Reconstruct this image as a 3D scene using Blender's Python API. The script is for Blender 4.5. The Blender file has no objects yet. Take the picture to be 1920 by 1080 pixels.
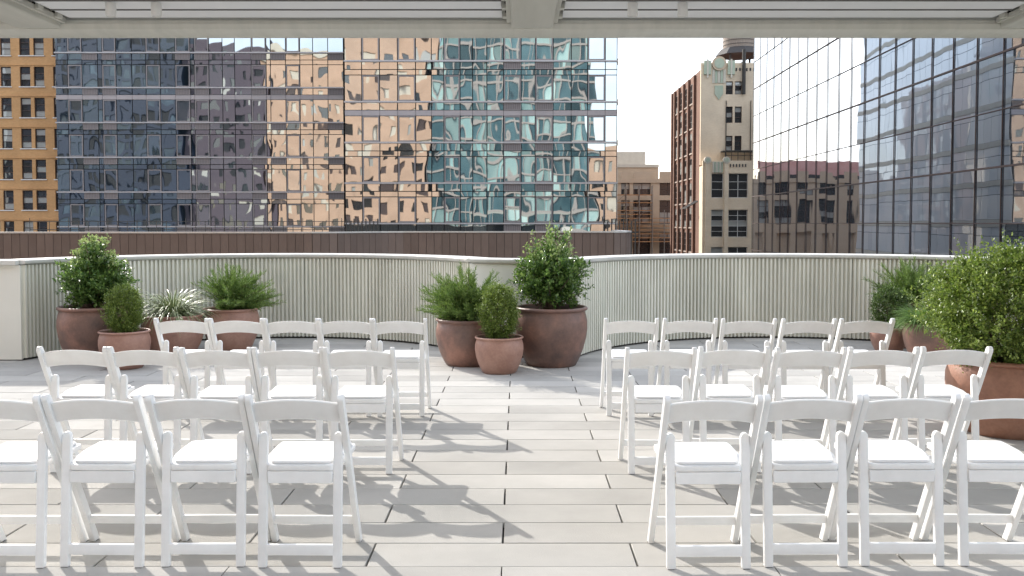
import bpy, bmesh, math, random
import numpy as np
from mathutils import Vector, Matrix

R = math.radians
rng = random.Random(7)
nrg = np.random.default_rng(11)
S = bpy.context.scene
COL = S.collection

# ---------------------------------------------------------------- camera
cam = bpy.data.cameras.new("camera")
cam_o = bpy.data.objects.new("camera", cam)
COL.objects.link(cam_o)
cam_o.location = (0, 0, 1.535)
cam_o.rotation_euler = (R(90 - 2.3), 0, 0)
cam.sensor_width = 36.0
cam.lens = 36.0 * 1740 / 1920
cam.shift_x = -10 / 1920
cam.shift_y = -52 / 1920
cam.clip_start = 0.05
cam.clip_end = 3000
S.camera = cam_o

# ---------------------------------------------------------------- sky, sun, exposure
SUN_EL, SUN_AZ = 30.0, -37.0          # azimuth clockwise from +Y
w = bpy.data.worlds.new("World")
S.world = w
w.use_nodes = True
wn, wl = w.node_tree.nodes, w.node_tree.links
sky = wn.new('ShaderNodeTexSky')
sky.sky_type = 'NISHITA'
sky.sun_disc = False
sky.sun_elevation = R(SUN_EL)
sky.sun_rotation = R(SUN_AZ)
sky.altitude = 20
sky.air_density = 1.0
sky.dust_density = 2.0
sky.ozone_density = 1.0
# thin high cloud over the whole sky
tc = wn.new('ShaderNodeTexCoord')
mp = wn.new('ShaderNodeMapping'); mp.inputs['Scale'].default_value = (1, 1, 2.6)
cn = wn.new('ShaderNodeTexNoise'); cn.inputs['Scale'].default_value = 2.6; cn.inputs['Detail'].default_value = 7; cn.inputs['Roughness'].default_value = .55
cr = wn.new('ShaderNodeMapRange')
cr.inputs['From Min'].default_value = .42; cr.inputs['From Max'].default_value = .68
cr.inputs['To Min'].default_value = .18; cr.inputs['To Max'].default_value = .8
mx = wn.new('ShaderNodeMix'); mx.data_type = 'RGBA'
mx.inputs['B'].default_value = (8.2, 8.3, 8.5, 1)
wl.new(tc.outputs['Generated'], mp.inputs['Vector']); wl.new(mp.outputs[0], cn.inputs['Vector'])
wl.new(cn.outputs['Fac'], cr.inputs['Value']); wl.new(cr.outputs[0], mx.inputs['Factor'])
wl.new(sky.outputs[0], mx.inputs['A'])
wl.new(mx.outputs['Result'], wn['Background'].inputs['Color'])
wn['Background'].inputs['Strength'].default_value = 0.15

sl = bpy.data.lights.new("sun", 'SUN')
sl.energy = 2.3
sl.angle = R(0.55)
sl.color = (1.0, 0.955, 0.89)
sun_o = bpy.data.objects.new("sun", sl)
COL.objects.link(sun_o)
sd = Vector((math.sin(R(SUN_AZ)) * math.cos(R(SUN_EL)), math.cos(R(SUN_AZ)) * math.cos(R(SUN_EL)), math.sin(R(SUN_EL))))
sun_o.rotation_euler = sd.to_track_quat('Z', 'Y').to_euler()
sun_o.location = (-30, 40, 40)

S.view_settings.view_transform = 'Standard'
S.view_settings.look = 'None'
S.view_settings.gamma = 1
S.view_settings.use_curve_mapping = False
S.view_settings.exposure = 1.24
S.render.engine = 'CYCLES'
S.cycles.use_denoising = True
S.cycles.max_bounces = 8
S.cycles.diffuse_bounces = 4
S.cycles.glossy_bounces = 5
S.cycles.caustics_reflective = False
S.cycles.caustics_refractive = False
S.cycles.sample_clamp_indirect = 8

# ---------------------------------------------------------------- materials
def new_mat(name):
    m = bpy.data.materials.new(name); m.use_nodes = True
    nt = m.node_tree
    return m, nt.nodes, nt.links, nt.nodes['Principled BSDF']

def N(nodes, kind, **kw):
    n = nodes.new(kind)
    for k, v in kw.items():
        if k.startswith('i_'):
            n.inputs[k[2:].replace('_', ' ')].default_value = v
        else:
            setattr(n, k, v)
    return n

def rgba(c): return (c[0], c[1], c[2], 1)

def surf(name, c1, c2=None, scale=6, rough=.6, bump=0, bscale=60, detail=5, spec=.4, obj_var=0, metallic=0, stretch=(1, 1, 1), coat=0):
    """two-tone noise material; obj_var brightens/darkens whole objects at random"""
    m, n, l, p = new_mat(name)
    p.inputs['Roughness'].default_value = rough
    p.inputs['Specular IOR Level'].default_value = spec
    p.inputs['Metallic'].default_value = metallic
    p.inputs['Coat Weight'].default_value = coat
    geo = N(n, 'ShaderNodeNewGeometry')
    oi = N(n, 'ShaderNodeObjectInfo')
    ad = N(n, 'ShaderNodeVectorMath', operation='ADD')
    sc = N(n, 'ShaderNodeVectorMath', operation='SCALE'); sc.inputs[0].default_value = (17, 31, 13)
    l.new(oi.outputs['Random'], sc.inputs['Scale'])
    l.new(geo.outputs['Position'], ad.inputs[0]); 
    if obj_var: l.new(sc.outputs[0], ad.inputs[1])
    mpn = N(n, 'ShaderNodeMapping'); mpn.inputs['Scale'].default_value = stretch
    l.new(ad.outputs[0], mpn.inputs['Vector'])
    no = N(n, 'ShaderNodeTexNoise', i_Scale=scale, i_Detail=detail, i_Roughness=.6)
    l.new(mpn.outputs[0], no.inputs['Vector'])
    ramp = N(n, 'ShaderNodeMapRange'); ramp.inputs['From Min'].default_value = .3; ramp.inputs['From Max'].default_value = .7
    l.new(no.outputs['Fac'], ramp.inputs['Value'])
    mix = N(n, 'ShaderNodeMix', data_type='RGBA')
    mix.inputs['A'].default_value = rgba(c1); mix.inputs['B'].default_value = rgba(c2 or c1)
    l.new(ramp.outputs[0], mix.inputs['Factor'])
    out = mix.outputs['Result']
    if obj_var:
        mr = N(n, 'ShaderNodeMapRange'); mr.inputs['To Min'].default_value = 1 - obj_var; mr.inputs['To Max'].default_value = 1 + obj_var
        l.new(oi.outputs['Random'], mr.inputs['Value'])
        hs = N(n, 'ShaderNodeHueSaturation'); l.new(mr.outputs[0], hs.inputs['Value']); l.new(out, hs.inputs['Color'])
        out = hs.outputs['Color']
    l.new(out, p.inputs['Base Color'])
    if bump:
        b = N(n, 'ShaderNodeBump', i_Strength=1.0, i_Distance=bump)
        no2 = N(n, 'ShaderNodeTexNoise', i_Scale=bscale, i_Detail=4)
        l.new(mpn.outputs[0], no2.inputs['Vector'])
        l.new(no2.outputs['Fac'], b.inputs['Height']); l.new(b.outputs[0], p.inputs['Normal'])
    return m

def glass(name, base, tint, r0, wave, wscale=.8, base2=None):
    """facade glass: coated pane over a dark room, slightly wavy so mirrored buildings bend"""
    m, n, l, p = new_mat(name)
    n.remove(p)
    out = n['Material Output']
    geo = N(n, 'ShaderNodeNewGeometry'); oi = N(n, 'ShaderNodeObjectInfo')
    sm = N(n, 'ShaderNodeMath', operation='ADD'); l.new(oi.outputs['Random'], sm.inputs[0]); l.new(geo.outputs['Random Per Island'], sm.inputs[1])
    sc = N(n, 'ShaderNodeVectorMath', operation='SCALE'); sc.inputs[0].default_value = (91, 57, 43); l.new(sm.outputs[0], sc.inputs['Scale'])
    ad = N(n, 'ShaderNodeVectorMath', operation='ADD'); l.new(geo.outputs['Position'], ad.inputs[0]); l.new(sc.outputs[0], ad.inputs[1])
    st = N(n, 'ShaderNodeVectorMath', operation='MULTIPLY'); st.inputs[1].default_value = (1.15, 1.15, .6); l.new(ad.outputs[0], st.inputs[0]); ad = st
    no = N(n, 'ShaderNodeTexNoise', i_Scale=wscale, i_Detail=1.2, i_Roughness=.4); l.new(ad.outputs[0], no.inputs['Vector'])
    b = N(n, 'ShaderNodeBump', i_Strength=1.0, i_Distance=wave); l.new(no.outputs['Fac'], b.inputs['Height'])
    gl = N(n, 'ShaderNodeBsdfGlossy', i_Roughness=.015); gl.inputs['Color'].default_value = rgba(tint); l.new(b.outputs[0], gl.inputs['Normal'])
    df = N(n, 'ShaderNodeBsdfDiffuse')
    mixc = N(n, 'ShaderNodeMix', data_type='RGBA'); mixc.inputs['A'].default_value = rgba(base); mixc.inputs['B'].default_value = rgba(base2 or base)
    gt = N(n, 'ShaderNodeMath', operation='GREATER_THAN'); gt.inputs[1].default_value = .72
    fr1 = N(n, 'ShaderNodeMath', operation='FRACT'); l.new(sm.outputs[0], fr1.inputs[0]); l.new(fr1.outputs[0], gt.inputs[0])
    l.new(gt.outputs[0], mixc.inputs['Factor']); l.new(mixc.outputs['Result'], df.inputs['Color'])
    fr = N(n, 'ShaderNodeFresnel', i_IOR=1.5)
    mr = N(n, 'ShaderNodeMapRange'); mr.inputs['From Min'].default_value = .04; mr.inputs['From Max'].default_value = 1
    mr.inputs['To Min'].default_value = r0; mr.inputs['To Max'].default_value = 1
    l.new(fr.outputs[0], mr.inputs['Value'])
    ms = N(n, 'ShaderNodeMixShader'); l.new(mr.outputs[0], ms.inputs[0]); l.new(df.outputs[0], ms.inputs[1]); l.new(gl.outputs[0], ms.inputs[2])
    l.new(ms.outputs[0], out.inputs['Surface'])
    return m

def leaf_mat(name, dark, light, rough=.4, trans=.25, tcol=None):
    m, n, l, p = new_mat(name)
    geo = N(n, 'ShaderNodeNewGeometry')
    mix = N(n, 'ShaderNodeMix', data_type='RGBA'); mix.inputs['A'].default_value = rgba(dark); mix.inputs['B'].default_value = rgba(light)
    l.new(geo.outputs['Random Per Island'], mix.inputs['Factor'])
    l.new(mix.outputs['Result'], p.inputs['Base Color'])
    p.inputs['Roughness'].default_value = rough
    tr = N(n, 'ShaderNodeBsdfTranslucent')
    hs = N(n, 'ShaderNodeHueSaturation', i_Saturation=1.1, i_Value=1.5); l.new(mix.outputs['Result'], hs.inputs['Color']); l.new(hs.outputs[0], tr.inputs['Color'])
    ms = N(n, 'ShaderNodeMixShader'); ms.inputs[0].default_value = trans
    l.new(p.outputs[0], ms.inputs[1]); l.new(tr.outputs[0], ms.inputs[2]); l.new(ms.outputs[0], n['Material Output'].inputs['Surface'])
    return m

def brick_mat(name, c1, c2, mortar, bw=.22, bh=.075, rough=.85):
    m, n, l, p = new_mat(name)
    geo = N(n, 'ShaderNodeNewGeometry')
    sx = N(n, 'ShaderNodeSeparateXYZ'); l.new(geo.outputs['Position'], sx.inputs[0])
    ad = N(n, 'ShaderNodeMath', operation='ADD'); l.new(sx.outputs['X'], ad.inputs[0]); l.new(sx.outputs['Y'], ad.inputs[1])
    cx = N(n, 'ShaderNodeCombineXYZ'); l.new(ad.outputs[0], cx.inputs['X']); l.new(sx.outputs['Z'], cx.inputs['Y'])
    br = N(n, 'ShaderNodeTexBrick', i_Scale=1.0)
    br.inputs['Color1'].default_value = rgba(c1); br.inputs['Color2'].default_value = rgba(c2); br.inputs['Mortar'].default_value = rgba(mortar)
    br.inputs['Brick Width'].default_value = bw; br.inputs['Row Height'].default_value = bh; br.inputs['Mortar Size'].default_value = .008
    l.new(cx.outputs[0], br.inputs['Vector'])
    no = N(n, 'ShaderNodeTexNoise', i_Scale=.35, i_Detail=6); l.new(geo.outputs['Position'], no.inputs['Vector'])
    mr = N(n, 'ShaderNodeMapRange'); mr.inputs['To Min'].default_value = .7; mr.inputs['To Max'].default_value = 1.3; l.new(no.outputs['Fac'], mr.inputs['Value'])
    hs = N(n, 'ShaderNodeHueSaturation'); l.new(br.outputs['Color'], hs.inputs['Color']); l.new(mr.outputs[0], hs.inputs['Value'])
    l.new(hs.outputs[0], p.inputs['Base Color']); p.inputs['Roughness'].default_value = rough; p.inputs['Specular IOR Level'].default_value = .2
    return m

M = {}
M['paver'] = surf('paver', (.375, .365, .342), (.475, .46, .432), 1.3, 1.0, .0014, 140, detail=12, obj_var=.12, spec=.0)
M['slab'] = surf('slab', (.06, .055, .05), None, 4, .9)
M['chair'] = surf('chair_resin', (.85, .86, .865), (.775, .78, .78), 9, .42, .0003, 220, detail=9, spec=.4, obj_var=.03)
M['pad'] = surf('seat_vinyl', (.76, .765, .77), None, 5, .45)
M['foot'] = surf('foot_cap', (.12, .12, .12), None, 5, .7)
M['rib'] = surf('ribbed_metal', (.80, .79, .70), (.60, .59, .51), 2.6, .45, .0006, 30, stretch=(1, 1, .25), spec=.5)
M['panel'] = surf('smooth_panel', (.74, .73, .665), (.79, .78, .715), 1.6, .5)
M['coping'] = surf('coping_stone', (.66, .65, .61), (.54, .53, .50), 5, .55, .0008, 60, obj_var=.04)
M['trim'] = surf('coping_trim', (.34, .34, .31), (.46, .46, .42), 3, .35, metallic=.5)
M['canopy'] = surf('canopy_metal', (.47, .465, .42), (.40, .40, .36), 4, .42, .0008, 90, stretch=(3, .3, 1), spec=.5)
M['blade'] = surf('louver_metal', (.64, .65, .665), (.58, .59, .60), 1.5, .4, stretch=(.2, 1, 1))
M['lamp'] = surf('lamp_metal', (.66, .66, .64), None, 4, .35)
M['black'] = surf('black', (.015, .015, .015), None, 4, .6)
M['gap_shade'] = surf('louver_gap_shade', (.13, .13, .125), None, 4, .7)  # dark tone painting in the shade between louver blades
M['sill_dark'] = surf('brown_sill', (.42, .34, .28), None, 2, .8)
M['soil'] = surf('soil', (.055, .028, .016), (.10, .05, .03), 40, .95, .02, 60)
M['bark'] = surf('bark', (.09, .06, .04), (.15, .11, .08), 30, .9, .004, 60)
M['bronze'] = surf('bronze_panel', (.125, .088, .072), (.155, .112, .092), 1.4, .5, obj_var=.10)
M['bronze_cap'] = surf('bronze_cap', (.5, .48, .45), None, 4, .4, metallic=.3)
M['iron'] = surf('iron', (.05, .045, .04), None, 5, .6)
M['ground'] = surf('street', (.06, .06, .06), (.09, .09, .085), .2, .9)
M['concrete'] = surf('concrete', (.36, .35, .33), (.30, .29, .275), .6, .85)
M['o_brick'] = brick_mat('orange_brick', (.66, .375, .165), (.58, .315, .13), (.56, .38, .23))
M['r_brick'] = brick_mat('red_brick', (.22, .12, .085), (.18, .095, .068), (.22, .145, .11))
M['buff'] = brick_mat('buff_brick', (.79, .65, .48), (.73, .585, .42), (.72, .60, .46))
M['tan'] = surf('tan_stone', (.60, .475, .345), (.53, .41, .29), .5, .85)
M['p_brick'] = brick_mat('pink_brick', (.58, .39, .275), (.53, .345, .235), (.58, .43, .33))
M['cream'] = surf('cream_stone', (.66, .61, .51), (.58, .53, .44), 1, .8)
M['terracotta_green'] = surf('green_terracotta', (.40, .47, .35), (.50, .54, .42), 2, .6)
M['sill'] = surf('white_sill', (.72, .70, .66), None, 2, .7)
M['frame_dark'] = surf('window_frame_dark', (.075, .05, .045), None, 2, .6)
M['frame_mauve'] = surf('window_frame_mauve', (.30, .27, .265), None, 2, .5)
M['frame_white'] = surf('window_frame_pale', (.62, .60, .56), None, 2, .6)
M['silver'] = surf('slab_edge_metal', (.50, .48, .48), None, 2, .4, metallic=.3)
M['mauve'] = surf('mauve_panel', (.40, .36, .355), (.45, .405, .40), .5, .5)
M['body'] = surf('facade_core', (.018, .02, .024), None, 1, .7)
M['wood'] = surf('tank_wood', (.33, .28, .24), (.26, .215, .18), 3, .85, stretch=(4, 4, .4))
M['roofdark'] = surf('dark_roof', (.07, .065, .065), None, 2, .8)
M['plank'] = surf('scaffold_plank', (.55, .30, .15), (.48, .25, .12), 2, .8)
M['steel'] = surf('scaffold_pipe', (.22, .18, .15), None, 2, .6)
M['red_net'] = surf('red_netting', (.70, .36, .31), (.78, .48, .42), .6, .9)
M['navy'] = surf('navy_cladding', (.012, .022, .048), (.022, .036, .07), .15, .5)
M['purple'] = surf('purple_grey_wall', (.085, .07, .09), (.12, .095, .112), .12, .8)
M['teal_a'] = surf('teal_glass_a', (.16, .30, .30), (.42, .54, .51), .3, .35, obj_var=.5, stretch=(1.6, 1.6, .3))
M['teal_b'] = surf('teal_glass_b', (.03, .07, .085), (.10, .18, .20), .3, .3, obj_var=.5, stretch=(1.6, 1.6, .3))
M['band_stone'] = surf('band_stone', (.40, .36, .33), None, 1, .7)
M['g_main'] = glass('facade_glass', (.018, .028, .036), (.78, .84, .87), .56, .025, .40, (.08, .115, .12))
M['g_right'] = glass('mirror_glass', (.10, .12, .14), (.67, .72, .79), .80, .008, .40)
M['g_side'] = glass('pale_side_glass', (.90, .905, .89), (.9, .92, .95), .16, .008, .5, (.80, .81, .80))
M['navy_glass'] = surf('navy_glass', (.015, .03, .055), (.05, .085, .12), .3, .3, obj_var=.5)
M['g_win'] = glass('window_glass', (.035, .035, .035), (.85, .87, .9), .12, .006, .8, (.40, .40, .37))
def louver_mat():
    m, n, l, p = new_mat('louver_grille')
    geo = N(n, 'ShaderNodeNewGeometry'); wv = N(n, 'ShaderNodeTexWave', i_Scale=2.2); wv.bands_direction = 'X'
    l.new(geo.outputs['Position'], wv.inputs['Vector'])
    mix = N(n, 'ShaderNodeMix', data_type='RGBA'); mix.inputs['A'].default_value = (.16, .135, .13, 1); mix.inputs['B'].default_value = (.25, .22, .215, 1)
    l.new(wv.outputs['Fac'], mix.inputs['Factor']); l.new(mix.outputs['Result'], p.inputs['Base Color']); p.inputs['Roughness'].default_value = .6
    return m
M['louver'] = louver_mat()
def pot_mat(name, a, b, c):
    m, n, l, p = new_mat(name)
    geo = N(n, 'ShaderNodeNewGeometry'); oi = N(n, 'ShaderNodeObjectInfo')
    no = N(n, 'ShaderNodeTexNoise', i_Scale=3.2, i_Detail=5, i_Roughness=.62, noise_dimensions='4D'); l.new(geo.outputs['Position'], no.inputs['Vector'])
    ml = N(n, 'ShaderNodeMath', operation='MULTIPLY'); ml.inputs[1].default_value = 40; l.new(oi.outputs['Random'], ml.inputs[0]); l.new(ml.outputs[0], no.inputs['W'])
    cr_ = N(n, 'ShaderNodeValToRGB'); l.new(no.outputs['Fac'], cr_.inputs[0])
    e = cr_.color_ramp.elements; e[0].position = .32; e[0].color = rgba(a); e[1].position = .68; e[1].color = rgba(c)
    k = e.new(.5); k.color = rgba(b)
    fine = N(n, 'ShaderNodeTexNoise', i_Scale=45, i_Detail=4); l.new(geo.outputs['Position'], fine.inputs['Vector'])
    mr = N(n, 'ShaderNodeMapRange'); mr.inputs['To Min'].default_value = .8; mr.inputs['To Max'].default_value = 1.2; l.new(fine.outputs['Fac'], mr.inputs['Value'])
    hs = N(n, 'ShaderNodeHueSaturation'); l.new(cr_.outputs[0], hs.inputs['Color']); l.new(mr.outputs[0], hs.inputs['Value']); l.new(hs.outputs[0], p.inputs['Base Color'])
    p.inputs['Roughness'].default_value = .48
    b_ = N(n, 'ShaderNodeBump', i_Strength=1.0, i_Distance=.003); n3 = N(n, 'ShaderNodeTexNoise', i_Scale=14, i_Detail=5); l.new(geo.outputs['Position'], n3.inputs['Vector'])
    l.new(n3.outputs['Fac'], b_.inputs['Height']); l.new(b_.outputs[0], p.inputs['Normal'])
    return m
M['pot_dark'] = pot_mat('clay_dark', (.10, .066, .058), (.19, .108, .085), (.33, .17, .125))
M['pot_red'] = pot_mat('clay_red', (.22, .12, .095), (.33, .18, .135), (.42, .25, .195))
M['pot_orange'] = pot_mat('clay_orange', (.20, .095, .062), (.30, .145, .095), (.37, .20, .14))
M['holly'] = leaf_mat('holly_leaf', (.045, .10, .027), (.18, .27, .075), .26, .28)
M['holly_tip'] = leaf_mat('young_leaf', (.16, .24, .07), (.34, .40, .18), .4, .3)
M['box'] = leaf_mat('boxwood_leaf', (.075, .125, .022), (.24, .31, .07), .45, .22)
M['box_dark'] = leaf_mat('boxwood_leaf_dark', (.035, .07, .018), (.12, .18, .045), .4, .2)
M['juniper'] = leaf_mat('juniper_needles', (.06, .12, .025), (.23, .32, .085), .6, .2)
M['privet'] = leaf_mat('privet_leaf', (.075, .135, .025), (.29, .37, .095), .38, .25)
M['cypress'] = leaf_mat('cypress_thread', (.08, .16, .035), (.20, .31, .09), .6, .25)
M['yellow'] = leaf_mat('yellow_leaf', (.20, .24, .05), (.40, .42, .12), .5, .3)
def strap_mat():
    m, n, l, p = new_mat('variegated_blade')
    uv = N(n, 'ShaderNodeUVMap'); sx = N(n, 'ShaderNodeSeparateXYZ'); l.new(uv.outputs[0], sx.inputs[0])
    cr_ = N(n, 'ShaderNodeValToRGB'); l.new(sx.outputs['X'], cr_.inputs[0]); cr_.color_ramp.interpolation = 'CONSTANT'
    e = cr_.color_ramp.elements; e[0].position = 0; e[0].color = (.52, .54, .32, 1); e[1].position = .75; e[1].color = (.52, .54, .32, 1)
    k = e.new(.26); k.color = (.08, .15, .04, 1)
    l.new(cr_.outputs[0], p.inputs['Base Color']); p.inputs['Roughness'].default_value = .4
    return m
M['strap'] = strap_mat()

# ---------------------------------------------------------------- helpers
def link(o, parent=None):
    COL.objects.link(o)
    if parent is not None: o.parent = parent
    return o

def tag(o, label=None, cat=None, group=None, kind=None):
    if label: o['label'] = label
    if cat: o['category'] = cat
    if group: o['group'] = group
    if kind: o['kind'] = kind
    return o

def thing(name, loc, label, cat, group=None, rz=0):
    o = bpy.data.objects.new(name, None)
    o.empty_display_size = .2
    o.location = loc; o.rotation_euler = (0, 0, rz)
    COL.objects.link(o)
    return tag(o, label, cat, group)

class MB:
    def __init__(self): self.v = []; self.f = []
    def add(self, vs, fs):
        b = len(self.v); self.v += [tuple(p) for p in vs]; self.f += [tuple(i + b for i in f) for f in fs]; return self
    def box(self, x0, x1, y0, y1, z0, z1):
        return self.add([(x0, y0, z0), (x1, y0, z0), (x1, y1, z0), (x0, y1, z0), (x0, y0, z1), (x1, y0, z1), (x1, y1, z1), (x0, y1, z1)],
                        [(0, 3, 2, 1), (4, 5, 6, 7), (0, 1, 5, 4), (1, 2, 6, 5), (2, 3, 7, 6), (3, 0, 4, 7)])
    def tube(self, a, b, r0, r1=None, n=8, cap=True):
        a, b = Vector(a), Vector(b); r1 = r0 if r1 is None else r1
        d = (b - a).normalized(); u = d.orthogonal().normalized(); v = d.cross(u)
        vs = []
        for p, r in ((a, r0), (b, r1)):
            for i in range(n):
                t = 2 * math.pi * i / n; vs.append(p + u * (r * math.cos(t)) + v * (r * math.sin(t)))
        fs = [(i, (i + 1) % n, n + (i + 1) % n, n + i) for i in range(n)]
        if cap: fs += [tuple(range(n - 1, -1, -1)), tuple(range(n, 2 * n))]
        return self.add(vs, fs)
    def lathe(self, prof, n=48, c=(0, 0, 0)):
        vs = []; fs = []
        for r, z in prof:
            for i in range(n):
                t = 2 * math.pi * i / n; vs.append((c[0] + r * math.cos(t), c[1] + r * math.sin(t), c[2] + z))
        for k in range(len(prof) - 1):
            for i in range(n):
                j = (i + 1) % n; fs.append((k * n + i, k * n + j, (k + 1) * n + j, (k + 1) * n + i))
        return self.add(vs, fs)
    def build(self, name, mat, parent=None, smooth=None, rel=True):
        me = bpy.data.meshes.new(name)
        off = Vector(parent.location) if (parent is not None and rel and parent.parent is None) else Vector((0, 0, 0))
        me.from_pydata([tuple(Vector(p) - off) for p in self.v], [], self.f)
        me.materials.append(mat)
        if smooth is not None:
            me.shade_smooth(); me.set_sharp_from_angle(angle=R(smooth))
        o = bpy.data.objects.new(name, me)
        return link(o, parent)

def bm_obj(name, bm, mat, parent=None, smooth=40):
    bmesh.ops.recalc_face_normals(bm, faces=bm.faces)
    me = bpy.data.meshes.new(name); bm.to_mesh(me); bm.free(); me.materials.append(mat)
    me.shade_smooth(); me.set_sharp_from_angle(angle=R(smooth))
    return link(bpy.data.objects.new(name, me), parent)

def prism(pts, vec, bev=.004, seg=2):
    bm = bmesh.new()
    f = bm.faces.new([bm.verts.new(p) for p in pts])
    r = bmesh.ops.extrude_face_region(bm, geom=[f])
    bmesh.ops.translate(bm, vec=vec, verts=[v for v in r['geom'] if isinstance(v, bmesh.types.BMVert)])
    bmesh.ops.recalc_face_normals(bm, faces=bm.faces)
    if bev:
        es = [e for e in bm.edges if len(e.link_faces) == 2 and e.calc_face_angle(0) > R(40)]
        bmesh.ops.bevel(bm, geom=es, offset=bev, segments=seg, profile=.6, affect='EDGES')
    return bm

def unit_box_mesh(name, mat):
    mb = MB().box(-.5, .5, -.5, .5, -.5, .5)
    me = bpy.data.meshes.new(name); me.from_pydata(mb.v, [], mb.f); me.materials.append(mat); return me

_unit = {}
def block(name, mat, parent, x0, x1, y0, y1, z0, z1, rot=(0, 0, 0)):
    """a box piece that shares one unit mesh per material"""
    key = mat.name
    if key not in _unit: _unit[key] = unit_box_mesh(name, mat)
    o = bpy.data.objects.new(name, _unit[key])
    c = Vector(((x0 + x1) / 2, (y0 + y1) / 2, (z0 + z1) / 2))
    if parent is not None:
        p = parent; off = Vector((0, 0, 0))
        while p is not None: off += Vector(p.location) if p.type == 'EMPTY' else Vector((0, 0, 0)); p = p.parent
        c -= off
    o.location = c; o.scale = (x1 - x0, y1 - y0, z1 - z0); o.rotation_euler = rot
    return link(o, parent)

def np_mesh(name, V, F, mat, parent=None, uv=None):
    """V (n,3), F (m,3 or 4) arrays"""
    me = bpy.data.meshes.new(name)
    k = F.shape[1]
    me.vertices.add(len(V)); me.vertices.foreach_set('co', V.astype(np.float32).ravel())
    me.loops.add(F.size); me.loops.foreach_set('vertex_index', F.astype(np.int32).ravel())
    me.polygons.add(len(F)); me.polygons.foreach_set('loop_start', np.arange(0, F.size, k, dtype=np.int32))
    me.update(calc_edges=True)
    if uv is not None:
        ul = me.uv_layers.new(name='UVMap'); ul.data.foreach_set('uv', uv[F.ravel()].astype(np.float32).ravel())
    me.materials.append(mat); me.validate()
    return link(bpy.data.objects.new(name, me), parent)

# ================================================================ THE PLACE
# ---------------------------------------------------------------- street level and the terrace building
ST = -30.0
tag(MB().add([(-1500, -1500, ST), (1500, -1500, ST), (1500, 1500, ST), (-1500, 1500, ST)], [(0, 1, 2, 3)]).build('street_ground', M['ground']), kind='structure')
floor = tag(MB().box(-9, 9, -6, 13.2, -.5, -.035).build('terrace_floor', M['slab']), kind='structure')
base_b = tag(MB().box(-9.2, 9.2, -8, 13.3, ST, -.5).build('terrace_building', M['concrete']), 'concrete building that carries the roof terrace', 'building')

# pavers: 1.22 x 0.305 m planks in running bond, each one a piece
PX, PY = 1.2192, .3048
bm = prism([(-PX / 2 + .0045, -PY / 2 + .0035, -.03), (PX / 2 - .0045, -PY / 2 + .0035, -.03), (PX / 2 - .0045, PY / 2 - .0035, -.03), (-PX / 2 + .0045, PY / 2 - .0035, -.03)], (0, 0, .03), .0025, 1)
pav0 = bm_obj('paver', bm, M['paver'], floor)
pav_me = pav0.data
first = True
far_v = MB()
for r in range(-32, 29):
    yc = 4.398 + PY / 2 + r * PY
    off = -.07 if r % 2 == 0 else -.679
    for k in range(-8, 8):
        xc = off + PX / 2 + k * PX
        if abs(xc) > 8.3 or yc > 13.0: continue
        vis = 3.95 < yc < 12.5 and abs(xc) - PX / 2 < yc * .56 + .1
        if vis:
            o = pav0 if first else link(bpy.data.objects.new('paver', pav_me), floor)
            first = False
            o.location = (xc, yc, rng.uniform(-.0012, .0008)); o.rotation_euler = (rng.uniform(-.001, .001), rng.uniform(-.0006, .0006), rng.uniform(-.0012, .0012))
        else:
            far_v.box(xc - PX / 2 + .003, xc + PX / 2 - .003, yc - PY / 2 + .002, yc + PY / 2 - .002, -.03, -.0005)
tag(far_v.build('paver_field', M['paver'], floor), kind='stuff')

# ---------------------------------------------------------------- parapet wall with ribbed cladding
HW = 1.07
wall = thing('parapet_wall', (0, 12.3, 0), 'scalloped pale parapet wall with vertical ribs and stone coping round the terrace', 'wall')
def arc(cx, cy, r, a0, a1, step=.01):
    n = max(2, int(abs(R(a1 - a0)) * r / step))
    return [(cx + r * math.cos(R(a0 + (a1 - a0) * i / n)), cy + r * math.sin(R(a0 + (a1 - a0) * i / n))) for i in range(n + 1)]
left_arc = arc(-2.95, 9.68, 2.65, 166, 25)
right_arc = arc(3.3, 9.54, 2.8, 160.5, 8)
nose = []
p0, p1, p2, p3 = Vector(left_arc[-1]), Vector((-.25, 10.50)), Vector((.3, 10.50)), Vector(right_arc[0])
for i in range(31):
    t = i / 30; q = p0 * (1 - t) ** 3 + p1 * 3 * t * (1 - t) ** 2 + p2 * 3 * t * t * (1 - t) + p3 * t ** 3; nose.append((q.x, q.y))

def resample(path, step):
    P = [Vector(p) for p in path]; L = [0]
    for a, b in zip(P, P[1:]): L.append(L[-1] + (b - a).length)
    n = max(1, round(L[-1] / step)); out = []; j = 0
    for i in range(n + 1):
        s = L[-1] * i / n
        while j < len(L) - 2 and L[j + 1] < s: j += 1
        t = (s - L[j]) / max(1e-9, L[j + 1] - L[j]); q = P[j].lerp(P[j + 1], min(1, t)); d = (P[j + 1] - P[j]).normalized()
        out.append((q, Vector((d.y, -d.x))))      # point, normal to the right of travel = towards the terrace
    return out

def sweep(mb, path, prof):
    """closed profile (offset towards terrace, z) swept along path of (point, normal)"""
    n = len(prof); vs = []; fs = []
    for q, nn in path:
        for o_, z in prof: vs.append((q.x + nn.x * o_, q.y + nn.y * o_, z))
    for i in range(len(path) - 1):
        for k in range(n):
            j = (k + 1) % n; fs.append((i * n + k, i * n + j, (i + 1) * n + j, (i + 1) * n + k))
    fs += [tuple(range(n)), tuple(range((len(path) - 1) * n + n - 1, (len(path) - 1) * n - 1, -1))]
    return mb.add(vs, fs)

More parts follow.
